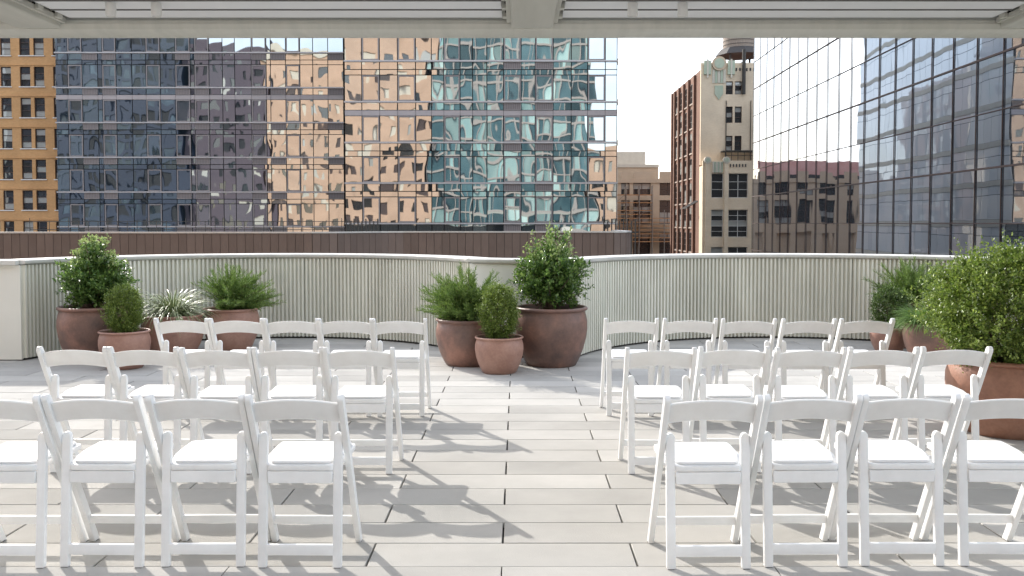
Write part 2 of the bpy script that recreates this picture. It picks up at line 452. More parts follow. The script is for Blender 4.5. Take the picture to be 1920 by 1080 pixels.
PITCH = .0535
def ribbed(path_pts):
    P = resample(path_pts, PITCH)
    nr = len(P) - 1; per = 17; i = 0
    while i < nr:
        j = min(nr, i + per)
        if nr - j < 6: j = nr
        vs = []; fs = []
        cols = []
        for k in range(i, j):
            a, na = P[k]; b, nb = P[k + 1]
            for t, h in ((0.0, -.008), (.34, -.008), (.41, .027), (.85, .027), (.92, -.008)):
                q = a.lerp(b, t); nn = na.lerp(nb, t).normalized(); q = q + nn * h
                cols.append(q)
        for q in cols: vs += [(q.x, q.y, .025), (q.x, q.y, HW - .004)]
        for c in range(len(cols) - 1): fs.append((2 * c, 2 * c + 2, 2 * c + 3, 2 * c + 1))
        MB().add(vs, fs).build('corrugated_panel', M['rib'], wall)
        i = j
ribbed(left_arc); ribbed(right_arc)
core = MB()
for path in (left_arc, right_arc): sweep(core, resample(path, .12), [(-.22, 0), (-.012, 0), (-.012, HW), (-.22, HW)])
sweep(core, resample(nose, .06), [(-.2, 0), (-.01, 0), (-.01, HW - .01), (-.2, HW - .01)])
core.build('wall_core', M['slab'], wall)
npan = MB(); sweep(npan, resample(nose, .04), [(-.006, .02), (.012, .02), (.012, HW - .004), (-.006, HW - .004)]); npan.build('smooth_panel', M['panel'], wall, 30)
ex = left_arc[0][0]; ey = left_arc[0][1]
MB().box(-9, ex - .008, ey - .02, ey + .3, .012, HW - .004).build('end_panel', M['panel'], wall)
rx, ry = right_arc[-1]
MB().box(rx + .008, 9, ry - .02, ry + .3, .012, HW - .004).build('end_panel', M['panel'], wall)
def coping(path, seglen=1.9):
    P = resample(path, .05); per = int(seglen / .05); i = 0
    while i < len(P) - 1:
        j = min(len(P) - 1, i + per)
        if len(P) - 1 - j < 10: j = len(P) - 1
        seg = P[i:j + 1]
        mb = MB(); sweep(mb, seg, [(-.27, HW + .012), (.045, HW + .012), (.05, HW + .018), (.05, HW + .046), (.044, HW + .052), (-.27, HW + .056)])
        mb.build('coping_stone', M['coping'], wall, 40)
        mb = MB(); sweep(mb, seg, [(-.2, HW), (.03, HW), (.03, HW + .0115), (-.2, HW + .0115)])
        mb.build('coping_trim', M['trim'], wall)
        i = j
    return P
coping(left_arc); coping(nose[1:-1], 3); coping(right_arc)
MB().box(-9, ex - .03, ey - .07, ey + .33, HW, HW + .05).build('coping_stone', M['coping'], wall)
MB().box(rx + .03, 9, ry - .07, ry + .33, HW, HW + .05).build('coping_stone', M['coping'], wall)

# ---------------------------------------------------------------- pergola canopy overhead
can = thing('pergola_canopy', (0, 6.8, 0), 'pale metal louvred pergola roof across the top of the view', 'pergola')
YB0, YB1, ZB = 6.64, 6.93, 2.90
prof = [(YB0, ZB + .045), (YB0 + .02, ZB + .012), (YB0 + .05, ZB), (YB1 - .012, ZB), (YB1, ZB + .012), (YB1, ZB + .26), (YB0 + .02, ZB + .26), (YB0 + .02, ZB + .075), (YB0, ZB + .07)]
mb = MB(); n = len(prof)
mb.add([(x, y, z) for x in (-7.2, 7.2) for y, z in prof], [(k, (k + 1) % n, n + (k + 1) % n, n + k) for k in range(n)] + [tuple(range(n - 1, -1, -1)), tuple(range(n, 2 * n))])
mb.build('front_beam', M['canopy'], can, 30)
RAFT = [(-3.54, -3.23), (-.045, .255), (3.42, 3.73)]
for x0, x1 in RAFT:
    bm = prism([(x0, 0, ZB + .012), (x1, 0, ZB + .012), (x1, 0, ZB + .26), (x0, 0, ZB + .26)], (0, YB0 - 4.005, 0), .018, 3)
    o = bm_obj('rafter', bm, M['canopy'], can, 40); o.location = Vector((0, 4.0, 0)) - Vector(can.location)
    for xx, sgn in ((x0, -1), (x1, 1)):
        MB().box(min(xx + sgn * .001, xx + sgn * .03), max(xx + sgn * .001, xx + sgn * .03), 4.0, YB0 - .004, ZB + .05, ZB + .085).build('rafter_ledge', M['canopy'], can)
for x0, x1 in ((-7.2, -6.9), (6.9, 7.2)):
    MB().box(x0, x1, 4.0, YB0 - .002, ZB + .012, ZB + .26).build('rafter', M['canopy'], can)
    for y in (4.2, 6.7): MB().box(x0 + .06, x1 - .06, y - .1, y + .1, 0, ZB - .002).build('post', M['canopy'], can)
MB().box(-6.88, 6.88, 4.05, YB0 - .01, ZB + .135, ZB + .15).build('dark_gap_backing', M['roofdark'], can)  # dark sheet added above the blades so the gaps look shaded
BAYS = [(-6.86, -3.60), (-3.17, -.105), (.315, 3.36), (3.79, 6.86)]
blade_me = {}
for bi, (x0, x1) in enumerate(BAYS):
    for k in range(36):
        yc = YB0 - .14 - k * .262
        if yc < 4.15: break
        key = round(x1 - x0, 3)
        if key not in blade_me:
            L = (x1 - x0) / 2
            bm = prism([(-L, -.124, .0), (-L, .124, .0), (-L, .124, .022), (-L, -.124, .022)], (2 * L, 0, 0), .003, 1)
            blade_me[key] = bm_obj('louver_blade', bm, M['blade'], can); o = blade_me[key]
        else:
            o = link(bpy.data.objects.new('louver_blade', blade_me[key].data), can)
        o.location = Vector(((x0 + x1) / 2, yc, ZB + .085)) - Vector(can.location)
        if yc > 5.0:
            sl_ = MB().box(-(x1 - x0) / 2, (x1 - x0) / 2, -.133, -.1245, -.007, .015).build('gap_shade', M['gap_shade'], None); sl_.parent = o  # dark strip added as the shadow line of the gap between blades
        if yc > 5.0 and bi in (1, 2):
            for xx, sg in ((x0, -1), (x1, 1)):
                xa, xb = sorted((xx + sg * .002, xx + sg * .062))
                br = block('pivot_bracket', M['canopy'], can, xa, xb, yc - .03, yc + .04, ZB + .058, ZB + .118)
                pb = MB(); pb.tube(((xa + xb) / 2, yc - .034, ZB + .092), ((xa + xb) / 2, yc - .0305, ZB + .092), .012, n=12); pb.build('pin', M['black'], can)
for i, (x, side) in enumerate(((-2.68, 'left of the pair in the left bay'), (-2.38, 'right of the pair in the left bay'), (.76, 'left of the pair in the right bay'), (1.09, 'right of the pair in the right bay'))):
    sp = thing('spotlight', (x, 6.18, ZB + .085), 'small cylindrical pale spotlight under the pergola louvers, ' + side, 'spotlight', 'pergola spotlights')
    mb = MB(); mb.lathe([(.0, 0.0), (.033, 0), (.034, -.004), (.034, -.085), (.031, -.089), (.029, -.085), (.029, -.05), (0, -.05)], 24, (x, 6.18, ZB + .083)); mb.build('housing', M['lamp'], sp, 40)
    mb = MB(); mb.lathe([(.0, .0), (.027, 0)], 20, (x, 6.18, ZB + .034)); mb.build('lens', M['black'], sp)

# ---------------------------------------------------------------- folding chairs
def chair_proto():
    t = thing('folding_chair', (0, 0, 0), 'x', 'chair', 'white folding chairs in rows')
    W = .215                                             # half width over the stiles
    A, B = Vector((.17, 0)), Vector((-.255, .785)); d = (B - A).normalized(); nrm = Vector((d.y, -d.x)); hw = .0215
    top = [B + d * (-.02) + nrm * (hw * math.cos(a)) + d * (hw * math.sin(a)) for a in [R(x) for x in range(0, 181, 20)]]
    s0 = A + nrm * hw; s1 = A - nrm * hw
    out = [Vector((s0.x - s0.y * d.x / d.y, 0))] + top + [Vector((s1.x - s1.y * d.x / d.y, 0))]
    out = [(p.x, p.y) for p in out]
    for sx in (-1, 1):
        bm = prism([(sx * W, y, z) for y, z in out], (-sx * .027, 0, 0), .0045, 2); bm_obj('stile', bm, M['chair'], t)
        # rear leg: rounded top, seen flat from behind
        xi, xo = .147, .187; zt = .60; ol = []
        for a in range(0, 181, 20): ol.append(((xi + xo) / 2 + (xo - xi) / 2 * math.cos(R(a)), zt - .024 + .024 * math.sin(R(a))))
        ol = [(xo, 0.002)] + ol + [(xi, 0.002)]
        yv = lambda z: -.18 + .045 * z / .6
        bm = prism([(sx * x, yv(z) - .013, z) for x, z in ol], (0, .026, 0), .0045, 2); bm_obj('rear_leg', bm, M['chair'], t)
        for yy, xx in ((-.18, sx * .167), (.165, sx * .2015)):
            MB().box(xx - .014, xx + .014, yy - .012, yy + .012, 0, .003).build('foot_cap', M['foot'], t)
        pv = MB(); pv.tube((sx * .186, -.137, .572), (sx * .1905, -.137, .572), .010, n=12); pv.build('pivot', M['chair'], t)
    bm = prism([(-.15, -.187, .055), (.15, -.187, .055), (.15, -.187, .104), (-.15, -.187, .104)], (0, .020, 0), .004, 2); bm_obj('rear_rung', bm, M['chair'], t)
    zc = .125; yc = .17 - .425 * zc / .785
    bm = prism([(-.19, yc - .01, zc - .02), (.19, yc - .01, zc - .02), (.19, yc - .01, zc + .02), (-.19, yc - .01, zc + .02)], (0, .020, 0), .004, 2); bm_obj('front_rung', bm, M['chair'], t)
    # backrest: arched and bowed panel
    mb = MB(); nx = 20; cs = []
    for i in range(nx + 1):
        x = -.189 + .378 * i / nx; u = 1 - (x / .189) ** 2
        zt_, zb_ = .748 + .022 * u, .652 + .022 * u
        def ypl(z): return .17 - .425 * z / .785 - .022 * u + .004
        th = .009; ring = []
        for z, o_ in ((zb_, -.5), (zb_ + .004, -1), (zt_ - .006, -1), (zt_, -.45), (zt_, .45), (zt_ - .006, 1), (zb_ + .004, 1), (zb_, .5)):
            ring.append((x, ypl(z) + o_ * th, z))
        cs.append(ring)
    vs = [p for r_ in cs for p in r_]; fs = []
    for i in range(nx):
        for k in range(8):
            j = (k + 1) % 8; fs.append((i * 8 + k, (i + 1) * 8 + k, (i + 1) * 8 + j, i * 8 + j))
    fs += [tuple(range(8)), tuple(range(nx * 8 + 7, nx * 8 - 1, -1))]
    mb.add(vs, fs).build('backrest', M['chair'], t, 40)
    # seat frame + pad
    def rounded(pts, r, n=5):
        out_ = []
        for i in range(len(pts)):
            p, a, b = Vector(pts[i]), Vector(pts[i - 1]), Vector(pts[(i + 1) % len(pts)])
            u, v = (a - p).normalized() * r, (b - p).normalized() * r
            for k in range(n + 1):
                s = k / n; out_.append((p + u) * (1 - s) ** 2 + p * 2 * s * (1 - s) + (p + v) * s * s)
        return out_
    fr = rounded([(-.145, -.172), (.145, -.172), (.185, .0), (.185, .20), (-.185, .20), (-.185, .0)], .02)
    bm = prism([(p.x, p.y, .432 + .03 * (p.y + .17)) for p in fr], (0, 0, .026), .005, 2); seat = bm_obj('seat', bm, M['chair'], t)
    pd = rounded([(-.132, -.155), (.132, -.155), (.17, .0), (.17, .185), (-.17, .185), (-.17, .0)], .025)
    bm = prism([(p.x, p.y, .4585 + .03 * (p.y + .17)) for p in pd], (0, 0, .013), .006, 3); bm_obj('seat_pad', bm, M['pad'], seat)
    bm = prism([(-.145, -.170, .375), (.145, -.170, .375), (.145, -.170, .430), (-.145, -.170, .430)], (0, .016, 0), .003, 1); bm_obj('seat_apron', bm, M['chair'], t)
    return t

def copy_tree(o, parent=None):
    c = o.copy(); COL.objects.link(c); c.parent = parent
    for ch in list(o.children): copy_tree(ch, c)
    return c

proto = chair_proto()
ordn = ['first', 'second', 'third', 'fourth', 'fifth']
rows = [   # row, side, boundary x positions at the tops, y of the chair centre
    ('front row', 'left', [-2.511, -2.068, -1.628, -1.185, -.746], 4.262),
    ('front row', 'right', [.625, 1.061, 1.504, 1.947, 2.39], 4.262),
    ('middle row', 'left', [-2.902, -2.470, -2.040, -1.604, -1.168, -.735], 5.815),
    ('middle row', 'right', [.648, 1.091, 1.535, 1.990, 2.436, 2.880], 5.822),
    ('back row', 'left', [-2.850, -2.423, -1.993, -1.565, -1.140, -.712], 7.50),
    ('back row', 'right', [.676, 1.130, 1.590, 2.055, 2.515, 2.965], 7.50)]
used = False
for row, side, bx, yc in rows:
    nn = len(bx) - 1
    for i in range(nn):
        c = proto if not used else copy_tree(proto)
        used = True
        c.location = ((bx[i] + bx[i + 1]) / 2 + rng.uniform(-.003, .003), yc + rng.uniform(-.022, .022), 0)
        c.rotation_euler = (0, 0, R(rng.uniform(-1.6, 1.6)))
        k = (nn - 1 - i) if side == 'left' else i          # counted from the aisle
        where = {'front row': 'row nearest the camera', 'middle row': 'middle row', 'back row': 'row nearest the planters'}[row]
        c['label'] = 'white folding chair, %s from the aisle, %s, %s of the aisle' % (ordn[k], where, side)

# ---------------------------------------------------------------- planters
POT = [(.0, .012), (.66, .0), (.68, .008), (.76, .10), (.87, .27), (.955, .46), (.995, .64), (.99, .76), (.955, .86), (.925, .905), (.925, .925), (.965, .94), (.995, .955), (1.0, .972), (.985, .99), (.95, 1.0), (.905, .99), (.885, .96), (.875, .90), (.87, .80)]
def pot(x, y, r, h, mat, label):
    t = thing('planter_pot', (x, y, 0), label, 'planter', 'clay planters')
    mb = MB(); mb.lathe([(a * r, b * h) for a, b in POT], 64, (x, y, 0)); mb.build('pot_body', mat, t, 50)
    mb = MB(); zz = h * .90; vs = [(x, y, zz + .02)]; n = 40; fs = []
    for ring, rr in ((1, .45), (2, .873)):
        for i in range(n):
            a = 2 * math.pi * i / n; vs.append((x + rr * r * math.cos(a), y + rr * r * math.sin(a), zz + (.012 if ring == 1 else 0) + rng.uniform(-.006, .006)))
    fs += [(0, 1 + i, 1 + (i + 1) % n) for i in range(n)] + [(1 + i, 1 + n + i, 1 + n + (i + 1) % n, 1 + (i + 1) % n) for i in range(n)]
    mb.add(vs, fs); mb.build('soil', M['soil'], t, 60)
    return h * .90

class Leaves:
    """many small folded leaves: base, two sides, tip"""
    def __init__(self): self.V = []; self.F = []; self.n = 0
    def add(self, P, D, U, L, Wd, fold=.25):
        P, D, U = [np.asarray(a, float) for a in (P, D, U)]
        D /= np.linalg.norm(D, axis=1, keepdims=True) + 1e-9
        Sd = np.cross(D, U); Sd /= np.linalg.norm(Sd, axis=1, keepdims=True) + 1e-9
        Nn = np.cross(Sd, D); L = np.asarray(L)[:, None]; Wd = np.asarray(Wd)[:, None]
        m = len(P)
        v = np.stack([P, P + D * L * .45 + Sd * Wd * .5 + Nn * Wd * fold, P + D * L * 1.0, P + D * L * .45 - Sd * Wd * .5 + Nn * Wd * fold], 1).reshape(-1, 3)
        b = self.n + 4 * np.arange(m)[:, None]
        self.F.append(np.concatenate([np.stack([b[:, 0], b[:, 0] + 1, b[:, 0] + 2], 1), np.stack([b[:, 0], b[:, 0] + 2, b[:, 0] + 3], 1)]))
        self.V.append(v); self.n += 4 * m
    def build(self, name, mat, parent): return np_mesh(name, np.concatenate(self.V), np.concatenate(self.F), mat, parent)

def rand_dirs(n):
    d = nrg.normal(size=(n, 3)); return d / np.linalg.norm(d, axis=1, keepdims=True)

def plant(name, x, y, z, label, cat='shrub'):
    return thing(name, (x, y, z), label, cat, 'potted plants')

def stems(t, tips, r=.008, mat=None):
    mb = MB()
    for p in tips:
        p = Vector(p); m_ = Vector((p.x * .35, p.y * .35, p.z * .5)); s = Vector((p.x * .12, p.y * .12, -.02))
        mb.tube(s, m_, r, r * .7, 5); mb.tube(m_, p, r * .7, r * .25, 5)
    me_o = mb.build('stem', mat or M['bark'], None); me_o.parent = t
    return me_o

def holly(x, y, z, rx, hz, label, nshoot=260, spikes=10):
    t = plant('holly_shrub', x, y, z, label)
    lv, tipl = Leaves(), Leaves(); tips = []
    for s in range(nshoot):
        a = rng.uniform(0, 2 * math.pi); e = math.acos(rng.uniform(-.85, 1)); k = rng.uniform(.78, 1.04)
        if s < spikes:
            e = rng.uniform(.0, .5); k = rng.uniform(1.12, 1.30)
        elif s < nshoot * .3: k = rng.uniform(.3, .7)
        end = np.array([rx * k * math.sin(e) * math.cos(a), rx * k * math.sin(e) * math.sin(a), hz * .44 + hz * (.54 if e < 1.57 else .46) * k * math.cos(e)])
        st = np.array([rng.uniform(-.06, .06), rng.uniform(-.06, .06), rng.uniform(0.0, hz * .3)])
        tips.append(end)
        m = 52; tt = np.linspace(.25, 1, m)[:, None]
        bow = np.array([0, 0, .10 * hz]) * np.sin(tt * math.pi)
        P = st + (end - st) * tt + bow + nrg.normal(size=(m, 3)) * .018
        ax = (end - st) / np.linalg.norm(end - st)
        D = rand_dirs(m) + ax * .75 + np.array([0, 0, .25]); U = np.array([0, 0, 1.0]) + rand_dirs(m) * .6
        L = nrg.uniform(.034, .058, m); young = (tt[:, 0] > .86) & (end[2] > hz * .72)
        lv.add(P[~young], D[~young], U[~young], L[~young], L[~young] * .55)
        if young.any(): tipl.add(P[young], D[young], U[young], L[young] * .8, L[young] * .42)
    lv.build('foliage', M['holly'], t)
    if tipl.n: tipl.build('young_foliage', M['holly_tip'], t)
    stems(t, tips[::6], .008)
    return t

def egg(x, y, z, rx, hz, label, name, mat, nclump=420, size=(.018, .028), shape='cone', lump=.10, stem_n=14, sprigs=0, cz=None, per=24, cl=.05):
    """dense shrub built from small leafy twigs spread through the crown, thinning inwards"""
    t = plant(name, x, y, z, label)
    lv = Leaves(); tips = []
    lob = rand_dirs(18)
    for s in range(nclump + sprigs):
        d = rand_dirs(1)[0]
        rad = 1 + lump * (np.max(lob @ d) * 4 - 3.5)
        k = rng.uniform(.35, 1) ** .40 * rad
        if s >= nclump: k = rng.uniform(1.0, 1.13) * rad
        if shape == 'cone':
            zz = (d[2] + 1) / 2
            wdt = (.88 + .3 * zz) if zz < .4 else 1.0 - .22 * ((zz - .4) / .6) ** 2.5
            hor = math.sqrt(max(0, 1 - abs(2 * zz - 1) ** 4.5)) * wdt
            h_ = math.hypot(d[0], d[1]) + 1e-6
            c = np.array([d[0] / h_ * rx * hor * k, d[1] / h_ * rx * hor * k, .02 + hz * zz * (.93 + .07 * rad)])
        else:
            c = np.array([d[0] * rx * k, d[1] * rx * k, (cz or hz * .5) + d[2] * hz * .5 * k])
        gd = c - np.array([0, 0, hz * .25]); gd /= np.linalg.norm(gd) + 1e-6
        gd = gd + np.array([0, 0, .35]) + rand_dirs(1)[0] * .45; gd /= np.linalg.norm(gd)
        ln = cl * rng.uniform(.7, 1.3) * (1.6 if s >= nclump else 1)
        m = per; tt = np.linspace(-.5, .5, m)[:, None]
        P = c + gd * ln * tt * 1.6 + nrg.normal(size=(m, 3)) * cl * .20
        L = nrg.uniform(size[0], size[1], m) * (1.05 - .35 * (tt[:, 0] + .5))
        lv.add(P, rand_dirs(m) + gd * .7 + np.array([0, 0, .15]), np.array([0, 0, 1.]) + rand_dirs(m) * .7, L, L * .58)
        tips.append(c)
    lv.build('foliage', mat, t)
    stems(t, [p for p in tips[::max(1, len(tips) // stem_n)]], .006)
    return t

def juniper(x, y, z, label, lean=(0, 0), n=110, ln=(.35, .62), mat=None, spread=1.0, up=1.0, name='juniper_shrub'):
    t = plant(name, x, y, z, label)
    lv = Leaves(); tips = []
    for i in range(n):
        a = rng.uniform(0, 2 * math.pi); e = R(rng.uniform(8, 74)) * spread
        L = rng.uniform(*ln) * (.75 + .25 * math.cos(e))
        d0 = np.array([math.sin(e) * math.cos(a) + lean[0], math.sin(e) * math.sin(a) + lean[1], math.cos(e) * up]); d0 /= np.linalg.norm(d0)
        m = 26; tt = np.linspace(0.05, 1, m)[:, None]
        droop = np.array([d0[0], d0[1], -.1]) * .16 * L * (tt ** 2) - np.array([0, 0, .10 * L]) * tt ** 3
        P0 = np.array([rng.uniform(-.07, .07), rng.uniform(-.07, .07), 0]) + d0 * L * tt + droop
        tips.append(P0[-1])
        sel = tt[:, 0] > .22
        Pb = P0[sel]; tb = tt[sel]
        for side in range(3):
            sd_ = rand_dirs(len(Pb)) * .75
            D = d0 * 1.0 + sd_ * (1.35 - .6 * tb); bl = (.115 * (1.12 - tb[:, 0] * .75)) * nrg.uniform(.7, 1.25, len(Pb))
            Dn = D / np.linalg.norm(D, axis=1, keepdims=True)
            lv.add(Pb, Dn.copy(), rand_dirs(len(Pb)), bl, bl * .12, .1)
            for q in (.25, .45, .65, .85):                       # side needles along each branchlet
                Pq = Pb + Dn * (bl * q)[:, None]
                lv.add(Pq, Dn * 1.0 + rand_dirs(len(Pb)) * .75, rand_dirs(len(Pb)), bl * .38, bl * .075, .1)
    lv.build('foliage', mat or M['juniper'], t)
    stems(t, tips[::3], .006)
    return t

def straps(x, y, z, label, n=460, ln=(.34, .60), wd=.014, mat=None, name='liriope_plant', uvd=True, spikes=4):
    t = plant(name, x, y, z, label, 'plant')
    V = []; F = []; UV = []; b = 0; seg = 7
    for i in range(n):
        a = rng.uniform(0, 2 * math.pi); e = R(rng.uniform(10, 72)); L = rng.uniform(*ln); r0 = rng.uniform(0, .13)
        o_ = np.array([r0 * math.cos(a), r0 * math.sin(a), 0]); hd = np.array([math.cos(a), math.sin(a), 0]); sd_ = np.array([-math.sin(a), math.cos(a), 0])
        tw = rng.uniform(-.5, .5); g_ = rng.uniform(1.2, 2.3); pos = o_.copy(); ang = e
        for k in range(seg + 1):
            s = k / seg; wk = wd * (1 - s ** 2.2 * .92) * .5
            sv = sd_ * math.cos(tw) + np.array([0, 0, 1]) * math.sin(tw)
            V += [pos - sv * wk, pos + sv * wk]; UV += [(0, s), (1, s)]
            ang = e + g_ * s ** 1.3
            pos = pos + (hd * math.sin(ang) + np.array([0, 0, 1]) * math.cos(ang)) * L / seg
        for k in range(seg): F.append((b + 2 * k, b + 2 * k + 1, b + 2 * k + 3, b + 2 * k + 2))
        b += 2 * (seg + 1)
    np_mesh('foliage', np.array(V), np.array(F), mat or M['strap'], t, np.array(UV))
    for i in range(spikes):
        mb = MB(); px_, py_ = rng.uniform(-.2, .2), rng.uniform(-.1, .1); zt = rng.uniform(.28, .36)
        mb.tube((px_ * .3, py_ * .3, 0), (px_, py_, zt), .003, .002, 5)
        for k in range(10): q = .7 + .03 * k; mb.tube((px_ * q + .3 * px_ * (1 - q), py_ * q, zt * q), (px_ * q + rng.uniform(-.01, .01), py_ * q + rng.uniform(-.01, .01), zt * q + .008), .006, .002, 5)
        o = mb.build('flower_spike', M['sill'], None); o.parent = t
    return t

# centre group
z = pot(.37, 10.02, .392, .635, M['pot_dark'], 'largest brown clay pot, right of the three in the centre group')
holly(.37, 10.02, z, .44, .84, 'dense glossy holly in the largest centre pot')
z = pot(-.535, 10.05, .352, .505, M['pot_dark'], 'dark brown clay pot at the left of the centre group')
juniper(-.52, 10.05, z, 'feathery green juniper leaning left in the centre group', (-.22, -.05), 120, (.40, .72))
z = pot(-.186, 9.50, .252, .375, M['pot_red'], 'smallest pinkish clay pot in front of the centre group')
egg(-.186, 9.50, z, .178, .52, 'small clipped boxwood cone in the front centre pot', 'boxwood_shrub', M['box'], 540, lump=.17, sprigs=70)
# left group
z = pot(-4.72, 10.32, .385, .615, M['pot_dark'], 'large brown clay pot at the far left beside the ribbed wall')
holly(-4.70, 10.32, z, .42, .74, 'tall holly with pale upright shoots at the far left', 250, 22)
z = pot(-4.165, 9.80, .262, .40, M['pot_red'], 'small pinkish clay pot in front of the left holly')
egg(-4.165, 9.80, z, .178, .47, 'small boxwood cone in front of the left holly', 'boxwood_shrub', M['box'], 540, lump=.17, sprigs=70)
z = pot(-4.03, 10.82, .355, .47, M['pot_red'], 'low reddish clay pot with striped grass in the left group')
straps(-4.03, 10.82, z, 'striped cream and green arching grass in the left group')
z = pot(-3.49, 11.28, .335, .505, M['pot_red'], 'brown clay pot at the right end of the left group')
juniper(-3.47, 11.28, z, 'feathery juniper leaning right in the left group', (.20, 0), 115, (.38, .68))
# right group
z = pot(4.44, 11.05, .215, .30, M['pot_red'], 'small reddish pot by the wall behind the right chairs')
egg(4.44, 11.05, z, .20, .44, 'dark round boxwood by the wall behind the right chairs', 'boxwood_shrub', M['box_dark'], 480, lump=.17, sprigs=40)
z = pot(4.68, 10.52, .275, .405, M['pot_dark'], 'purplish brown pot overhung by trailing green threads, right group')
straps(4.62, 10.50, z, 'bright green weeping threadleaf plant in the right group', 1500, (.18, .42), .007, M['cypress'], 'threadleaf_plant', False, 0)
egg(4.86, 10.62, z, .15, .2, 'small yellowish bush behind the weeping threadleaf plant', 'golden_bush', M['yellow'], 60)
z = pot(4.92, 11.42, .31, .56, M['pot_dark'], 'brown pot behind the others in the right group, mostly hidden')
juniper(4.90, 11.42, z, 'dark feathery juniper standing tallest behind the right group', (0, 0), 130, (.34, .70), up=1.25)
z = pot(3.60, 6.78, .42, .56, M['pot_orange'], 'big orange clay pot in the right foreground')
egg(3.62, 6.78, z - .03, .56, .84, 'big leafy yellow-green shrub in the right foreground pot', 'privet_shrub', M['privet'], 1500, (.024, .040), 'ball', .15, 60, 220, .43, 28, .075)

# ---------------------------------------------------------------- bronze wall of the next roof
bw = thing('bronze_panel_wall', (-5, 30, ST), 'low dark bronze panelled wall behind the terrace parapet', 'wall')
path = [(-22, 30.0), (-6.6, 30.0), (-5.9, 30.25), (-5.2, 31.1), (-4.6, 31.8), (-3.9, 32.1), (3.35, 32.1), (3.75, 32.35), (3.98, 32.8), (4.05, 33.5), (4.05, 38)]
P = resample(path, .27)
ZW = 1.2
for (a, na), (b, nb) in zip(P, P[1:]):
    d = (b - a); L = d.length; mid = (a + b) / 2
    o = block('panel', M['bronze'], bw, mid.x - L / 2 + .006, mid.x + L / 2 - .006, mid.y - .03, mid.y + .03, -1.6, ZW, (0, 0, math.atan2(d.y, d.x)))
mb = MB(); sweep(mb, P, [(-.2, ZW + .002), (.06, ZW + .002), (.06, ZW + .05), (-.2, ZW + .05)]); mb.build('cap', M['bronze_cap'], bw)
mb = MB(); sweep(mb, P, [(-.5, ST), (-.045, ST), (-.045, ZW), (-.5, ZW)]); mb.build('wall_core', M['black'], bw)
ra = thing('roof_railing', (-10, 40, ST), 'thin dark roof railing behind the bronze wall on the left', 'railing')
mb = MB()
for i in range(34): mb.tube((-21 + i * .42, 40, -1), (-21 + i * .42, 40, 1.62 if i % 4 else 1.75), .016, n=5)
for zz in (1.25, 1.6): mb.tube((-21, 40, zz), (-7, 40, zz), .014, n=5)
mb.build('rails', M['iron'], ra)
for x0, x1, lab in ((-7.4, -6.0, 'short black picket fence left of centre behind the bronze wall'), (3.7, 5.2, 'short black picket fence near the right end of the bronze wall')):
    pk = thing('picket_fence', (x0, 40, ST), lab, 'fence')
    mb = MB(); k = 0; x = x0
    while x < x1: mb.box(x, x + .05, 40, 40.05, -1, 1.72 - .1 * (k % 3 == 1)); x += .17; k += 1
    mb.box(x0, x1, 40.051, 40.09, 1.1, 1.16)
    mb.build('pickets', M['iron'], pk)
tag(MB().box(-24, 6, 33.9, 60, ST, -1.2).build('roof_block', M['concrete']), 'low roof block under the bronze wall and railing', 'building')

